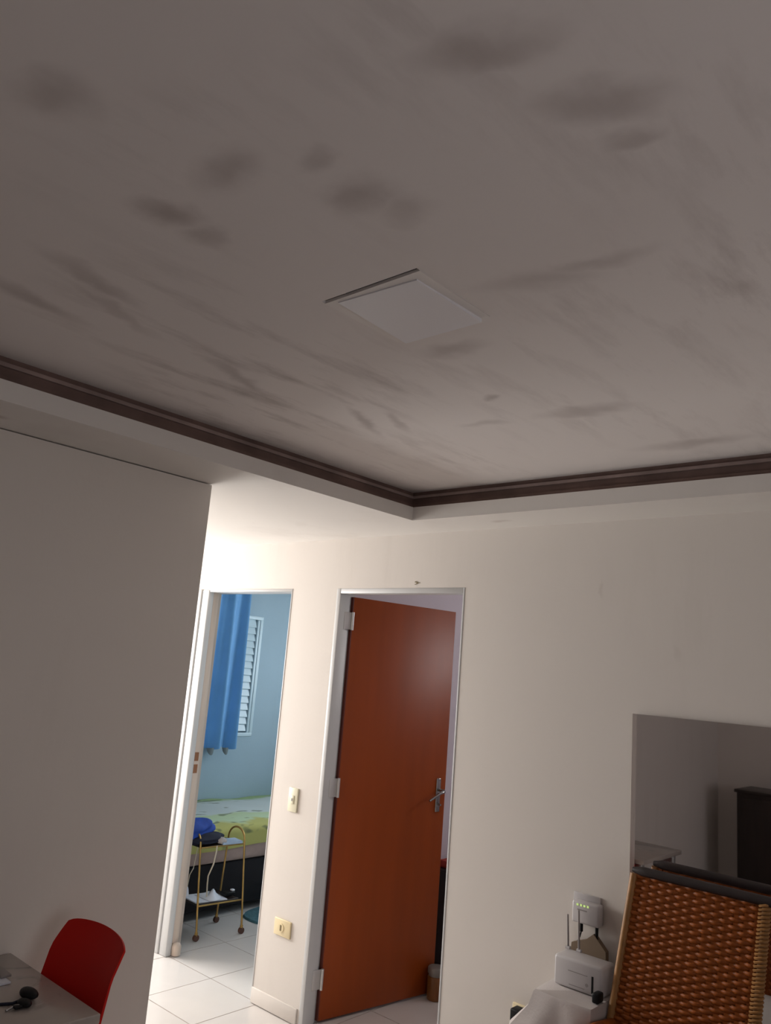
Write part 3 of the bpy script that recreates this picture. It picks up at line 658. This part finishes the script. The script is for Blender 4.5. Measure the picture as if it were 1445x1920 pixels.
# ------------------------------------------------------------------ bedroom
bd = thing('bed', (-5.0, 4.1, 0), 'single bed on black base with beige mattress edge in the bedroom', 'bed')
bx('base', (-5.43, -4.575, 3.22, 5.10, 0.05, 0.335), M['black_fabric'], bd, bev=0.01)
for lx in (-5.35, -4.66):
    for ly in (3.32, 5.0): tb('foot', [(lx, ly, 0), (lx, ly, 0.05)], 0.025, M['black_plastic'], bd, 12)
bx('mattress', (-5.44, -4.56, 3.20, 5.12, 0.337, 0.560), M['mattress'], bd, bev=0.03)
bm = B()
def sheet(u, v):
    y = 3.185 + 1.95*v
    s = u*1.12; wr = 0.004*math.sin(17*v+3*u)+0.004*math.sin(29*v-9*u)
    if s < 0.84: x = -5.445 + s; z = 0.572 + 0.022*math.sin(math.pi*min(s/0.84, 1)) + wr
    else:
        q = (s-0.84)/0.28; an = min(q*2.2, 1)*math.pi/2
        x = -4.605 + 0.055*math.sin(an); z = 0.572 - 0.045*(1-math.cos(an)) - max(0, q-0.45)*(0.17+0.02*math.sin(9*v)) + wr*0.5
    return Vector((x, y, z))
grid(bm, sheet, 40, 60); solid(bm, 0.004)
tag(obj('bed_sheet', bm, M['sheet'], smooth=True, off=(-5.445, 4.1, 0.56)), 'green bed sheet with white band and yellow edge on the bed', 'sheet')

bg = thing('blue_bundle', (-4.39, 3.29, 0.531), 'royal blue and navy cloth bundle on top shelf of brass trolley', 'clothes')
def lump(name, c, r, m_, sd_):
    bm = B(); bmesh.ops.create_icosphere(bm, subdivisions=4, radius=1.0)
    for v in bm.verts:
        n = 1 + 0.10*math.sin(5*v.co.x+sd_)*math.sin(4*v.co.y-sd_) + 0.06*math.sin(9*v.co.z+7*v.co.x)
        v.co = Vector((c[0]+v.co.x*r[0]*n, c[1]+v.co.y*r[1]*n, c[2]+max(v.co.z*n, -0.75)*r[2]))
    obj(name, bm, m_, bg, smooth=True)
lump('blue_garment', (-4.405, 3.215, 0.615), (0.075, 0.19, 0.068), M['blue_cloth'], 1.0)
lump('navy_garment', (-4.375, 3.315, 0.562), (0.080, 0.145, 0.038), M['navy_cloth'], 2.0)

# trolley
tr = thing('trolley', (-4.36, 3.42, 0), 'brass serving trolley on casters beside bed, papers on both shelves', 'trolley')
TR = 0.0062
for y, xf, xb in ((3.25, -4.25, -4.50), (3.565, -4.21, -4.47)):
    tf, tk_ = xf-0.058, xb+0.035; xm = (tf+tk_)/2; r = (tf-tk_)/2
    for xq, xt in ((xf, tf), (xb, tk_)):
        lg = tb('leg', [(xq, y, 0.045), (xt, y, 0.54)], TR, M['brass'], tr, 10)
        bm = B(); tube(bm, [(xq-0.009, y, 0.019), (xq+0.009, y, 0.019)], 0.019, 16); obj('caster', bm, M['caster'], lg, smooth=True)
        tb('caster_stem', [(xq, y, 0.030), (xq, y, 0.05)], 0.010, M['brass'], lg, 8)
    tb('handle_arch', [(tf, y, 0.54)] + [Vector((xm, y, 0.54)) + Vector((r*math.cos(a), 0, 0.075*math.sin(a))) for a in [math.pi*q/14 for q in range(1, 14)]] + [(tk_, y, 0.54)], TR, M['brass'], tr, 10)
for z, nm, ia, ib in ((0.19, 'lower_shelf', 0.024, 0.014), (0.520, 'upper_shelf', 0.058, 0.036)):
    s = bx(nm, (-4.50+ib+0.006, -4.25-ia+0.012, 3.255, 3.56, z, z+0.010), M['dark_wood'], tr, bev=0.002)
    for a, b_ in (((-4.25-ia+0.012, 3.25), (-4.21-ia, 3.565)), ((-4.50+ib, 3.25), (-4.47+ib, 3.565))):
        tb('shelf_rail', [(a[0], a[1], z+0.005), (b_[0], b_[1], z+0.005)], 0.005, M['brass'], s, 8)
def sheetpaper(name, vs, z, th, m_, label, cat):
    bm = B(); slab(bm, vs, [z]*4, [z+th]*4)
    cx = sum(v[0] for v in vs)/4; cy = sum(v[1] for v in vs)/4
    return tag(obj(name, bm, m_, off=(cx, cy, z)), label, cat)
sheetpaper('paper_sheet', [(-4.475, 3.268), (-4.295, 3.258), (-4.262, 3.47), (-4.43, 3.49)], 0.201, 0.006, M['paper'], 'white papers spread on the lower shelf of brass trolley', 'paper')
sheetpaper('booklet', [(-4.39, 3.43), (-4.275, 3.40), (-4.262, 3.545), (-4.365, 3.56)], 0.531, 0.014, M['blue_paper'], 'pale blue-grey booklet on top shelf of brass trolley', 'booklet')
bm = B()
def crump(u, v): return Vector((-4.43+0.15*u+0.02*math.sin(5*v), 3.34+0.125*v, 0.210+0.034*math.sin(math.pi*u)*math.sin(math.pi*v)*(1+0.5*math.sin(9*u+4*v))))
grid(bm, crump, 12, 14); solid(bm, 0.003); tag(obj('white_cloth', bm, M['paper'], smooth=True, off=(-4.36, 3.43, 0.21)), 'crumpled white cloth heaped on papers on lower trolley shelf', 'cloth')
gd = thing('dark_gadget', (-4.33, 3.50, 0.201), 'small black gadget with pale tips beside the crumpled white cloth', 'gadget')
bx('body', (-4.35, -4.29, 3.475, 3.555, 0.2085, 0.232), M['black_plastic'], gd, bev=0.006)
bx('tip', (-4.325, -4.30, 3.535, 3.556, 0.2325, 0.243), M['paper'], gd, bev=0.003)
bm = B(); bmesh.ops.create_icosphere(bm, subdivisions=3, radius=1.0)
for v in bm.verts:
    n = 1+0.18*math.sin(6*v.co.x+2)*math.sin(5*v.co.y)
    v.co = Vector((-4.315+v.co.x*0.035*n, 3.415+v.co.y*0.03*n, 0.549+max(v.co.z, -0.8)*0.022))
tag(obj('crumpled_tissue', bm, M['cloth_white'], smooth=True, off=(-4.315, 3.415, 0.531)), 'crumpled whitish tissue between blue bundle and booklet on trolley top', 'tissue')
tag(tb('cord', [(-4.285, 3.36, 0.528), (-4.265, 3.345, 0.50), (-4.255, 3.325, 0.43), (-4.275, 3.31, 0.36), (-4.30, 3.33, 0.30), (-4.33, 3.36, 0.212)], 0.0045, M['cord'], n=8, off=(-4.33, 3.36, 0.21)), 'ivory cord curling from trolley top to the lower shelf', 'cord')
ch_ = thing('charger', (-4.40, 3.22, 0.20), 'white charger dangling on thin cord by the trolley end', 'charger')
tb('thin_cord', [(-4.33, 3.248, 0.525), (-4.335, 3.236, 0.40), (-4.35, 3.225, 0.36), (-4.36, 3.225, 0.29)], 0.003, M['cord'], ch_, 8)
bm = B(); lathe(bm, [(0.004, 0.045), (0.009, 0.03), (0.014, 0.0), (0.012, -0.01)], (-4.36, 3.225, 0.245)); obj('plug_body', bm, M['paper'], ch_, smooth=True)

# rug
bm = B(); nr = 36
def rug_pt(k, z, s=1.0):
    a = 2*math.pi*k/nr; c, q = math.cos(a), math.sin(a)
    return Vector((-4.36 + 0.20*s*math.copysign(abs(c)**0.7, c), 4.16 + 0.40*s*math.copysign(abs(q)**0.7, q), z))
lo = [bm.verts.new(rug_pt(k, 0.001)) for k in range(nr)]; hi = [bm.verts.new(rug_pt(k, 0.013, 0.98)) for k in range(nr)]
bm.faces.new(lo[::-1]); bm.faces.new(hi)
for k in range(nr): bm.faces.new((lo[k], lo[(k+1) % nr], hi[(k+1) % nr], hi[k]))
tag(obj('bedside_rug', bm, M['rug'], smooth=True, off=(-4.36, 4.16, 0)), 'teal rounded bedside rug on the tiles beyond the trolley', 'rug')

# curtain on a rod
cu = thing('curtain', (-5.34, 3.7, 0.98), 'long royal-blue curtain hanging beside the bedroom shutter', 'curtain')
bm = B()
def cfold(u, v):
    y = 3.18 + 1.06*u + 0.012*(1-v)*math.sin(6*u); amp = 0.020+0.020*(1-v)
    ph = 2*math.pi*6.2*u
    x = -5.345 + amp*math.sin(ph) + 0.25*amp*math.sin(2.3*ph+1.0)
    z = 0.985 + (2.285-0.985)*v - (0.0 if v > 0.02 else 0.012*math.cos(ph))
    return Vector((x, y, z))
grid(bm, cfold, 160, 24); solid(bm, 0.003); obj('drape', bm, M['curtain'], cu, smooth=True)
for ya, yb in ((3.965, 4.035), (4.115, 4.175)):
    bm = B()
    def fl_(u, v): return Vector((-5.325+0.02*math.sin(math.pi*u), ya+(yb-ya)*u, 0.992-0.055*v*math.sin(math.pi*u)**0.6-0.002))
    grid(bm, fl_, 10, 4); solid(bm, 0.003); obj('lining_fold', bm, M['hem'], cu, smooth=True)
tb('rod', [(-5.345, 3.10, 2.30), (-5.345, 4.75, 2.30)], 0.011, M['steel'], cu, 12)
for yq in (3.15, 4.70): tb('bracket', [(XK+0.002, yq, 2.30), (-5.345, yq, 2.30)], 0.008, M['steel'], cu, 8)

# ------------------------------------------------------------------ behind the orange door
CX, CY = -2.820, 3.775
cn = thing('paint_can', (CX, CY, 0), 'small brown can with grey lid standing by the orange door foot', 'can')
bm = B(); lathe(bm, [(0.041, 0), (0.045, 0.004), (0.045, 0.112), (0.041, 0.116)], (CX, CY, 0), 28); obj('can_body', bm, M['brown_can'], cn, smooth=True)
bm = B(); lathe(bm, [(0.040, 0.116), (0.040, 0.128), (0.046, 0.130), (0.046, 0.155), (0.041, 0.160), (0.02, 0.162)], (CX, CY, 0), 28); obj('lid', bm, M['grey_lid'], cn, smooth=True)
ns = thing('night_stand', (-3.0, 4.40, 0), 'dark wooden stand against lilac wall behind the orange door edge', 'stand')
bx('body', (-3.125, -2.97, 4.10, 4.70, 0.03, 0.545), M['dark_wood'], ns, bev=0.003)
bx('top', (-3.127, -2.955, 4.09, 4.71, 0.546, 0.566), M['dark_wood'], ns, bev=0.003)
bx('drawer', (-2.969, -2.955, 4.12, 4.68, 0.36, 0.53), M['dark_wood'], ns, bev=0.002); bx('plinth', (-3.12, -2.98, 4.12, 4.68, 0, 0.03), M['dark_wood'], ns)
rb_ = thing('red_box', (-3.05, 4.2, 0.567), 'small red card box on dark stand behind orange door', 'box')
bx('carton', (-3.11, -2.985, 4.115, 4.24, 0.567, 0.602), M['red_card'], rb_, bev=0.002); bx('flap', (-3.105, -2.99, 4.12, 4.235, 0.6025, 0.605), M['red_card'], rb_)
oc = thing('olive_cloth', (-2.945, 4.2, 0.3), 'olive cloth strip hanging from dark stand behind orange door', 'cloth')
bm = B(); grid(bm, lambda u, v: Vector((-2.946+0.004*math.sin(9*u)+0.008*u, 4.10+0.09*u, 0.575-0.29*v-0.02*v*math.sin(3*u))), 8, 12); solid(bm, 0.003); obj('hanging_fold', bm, M['olive_cloth'], oc, smooth=True)
bs = thing('broom', (-2.86, 3.95, 0), 'pale broom stick leaning behind the open edge of orange door', 'broom')
tb('stick', [(-2.815, 3.885, 0.07), (-2.855, 4.03, 0.32), (-2.94, 4.09, 0.60)], 0.009, M['pale_wood'], bs, 10)
bx('head', (-2.85, -2.80, 3.84, 3.93, 0.0, 0.07), M['black_plastic'], bs, bev=0.006)

for o in bpy.data.objects:
    if 'o' in o: del o['o']
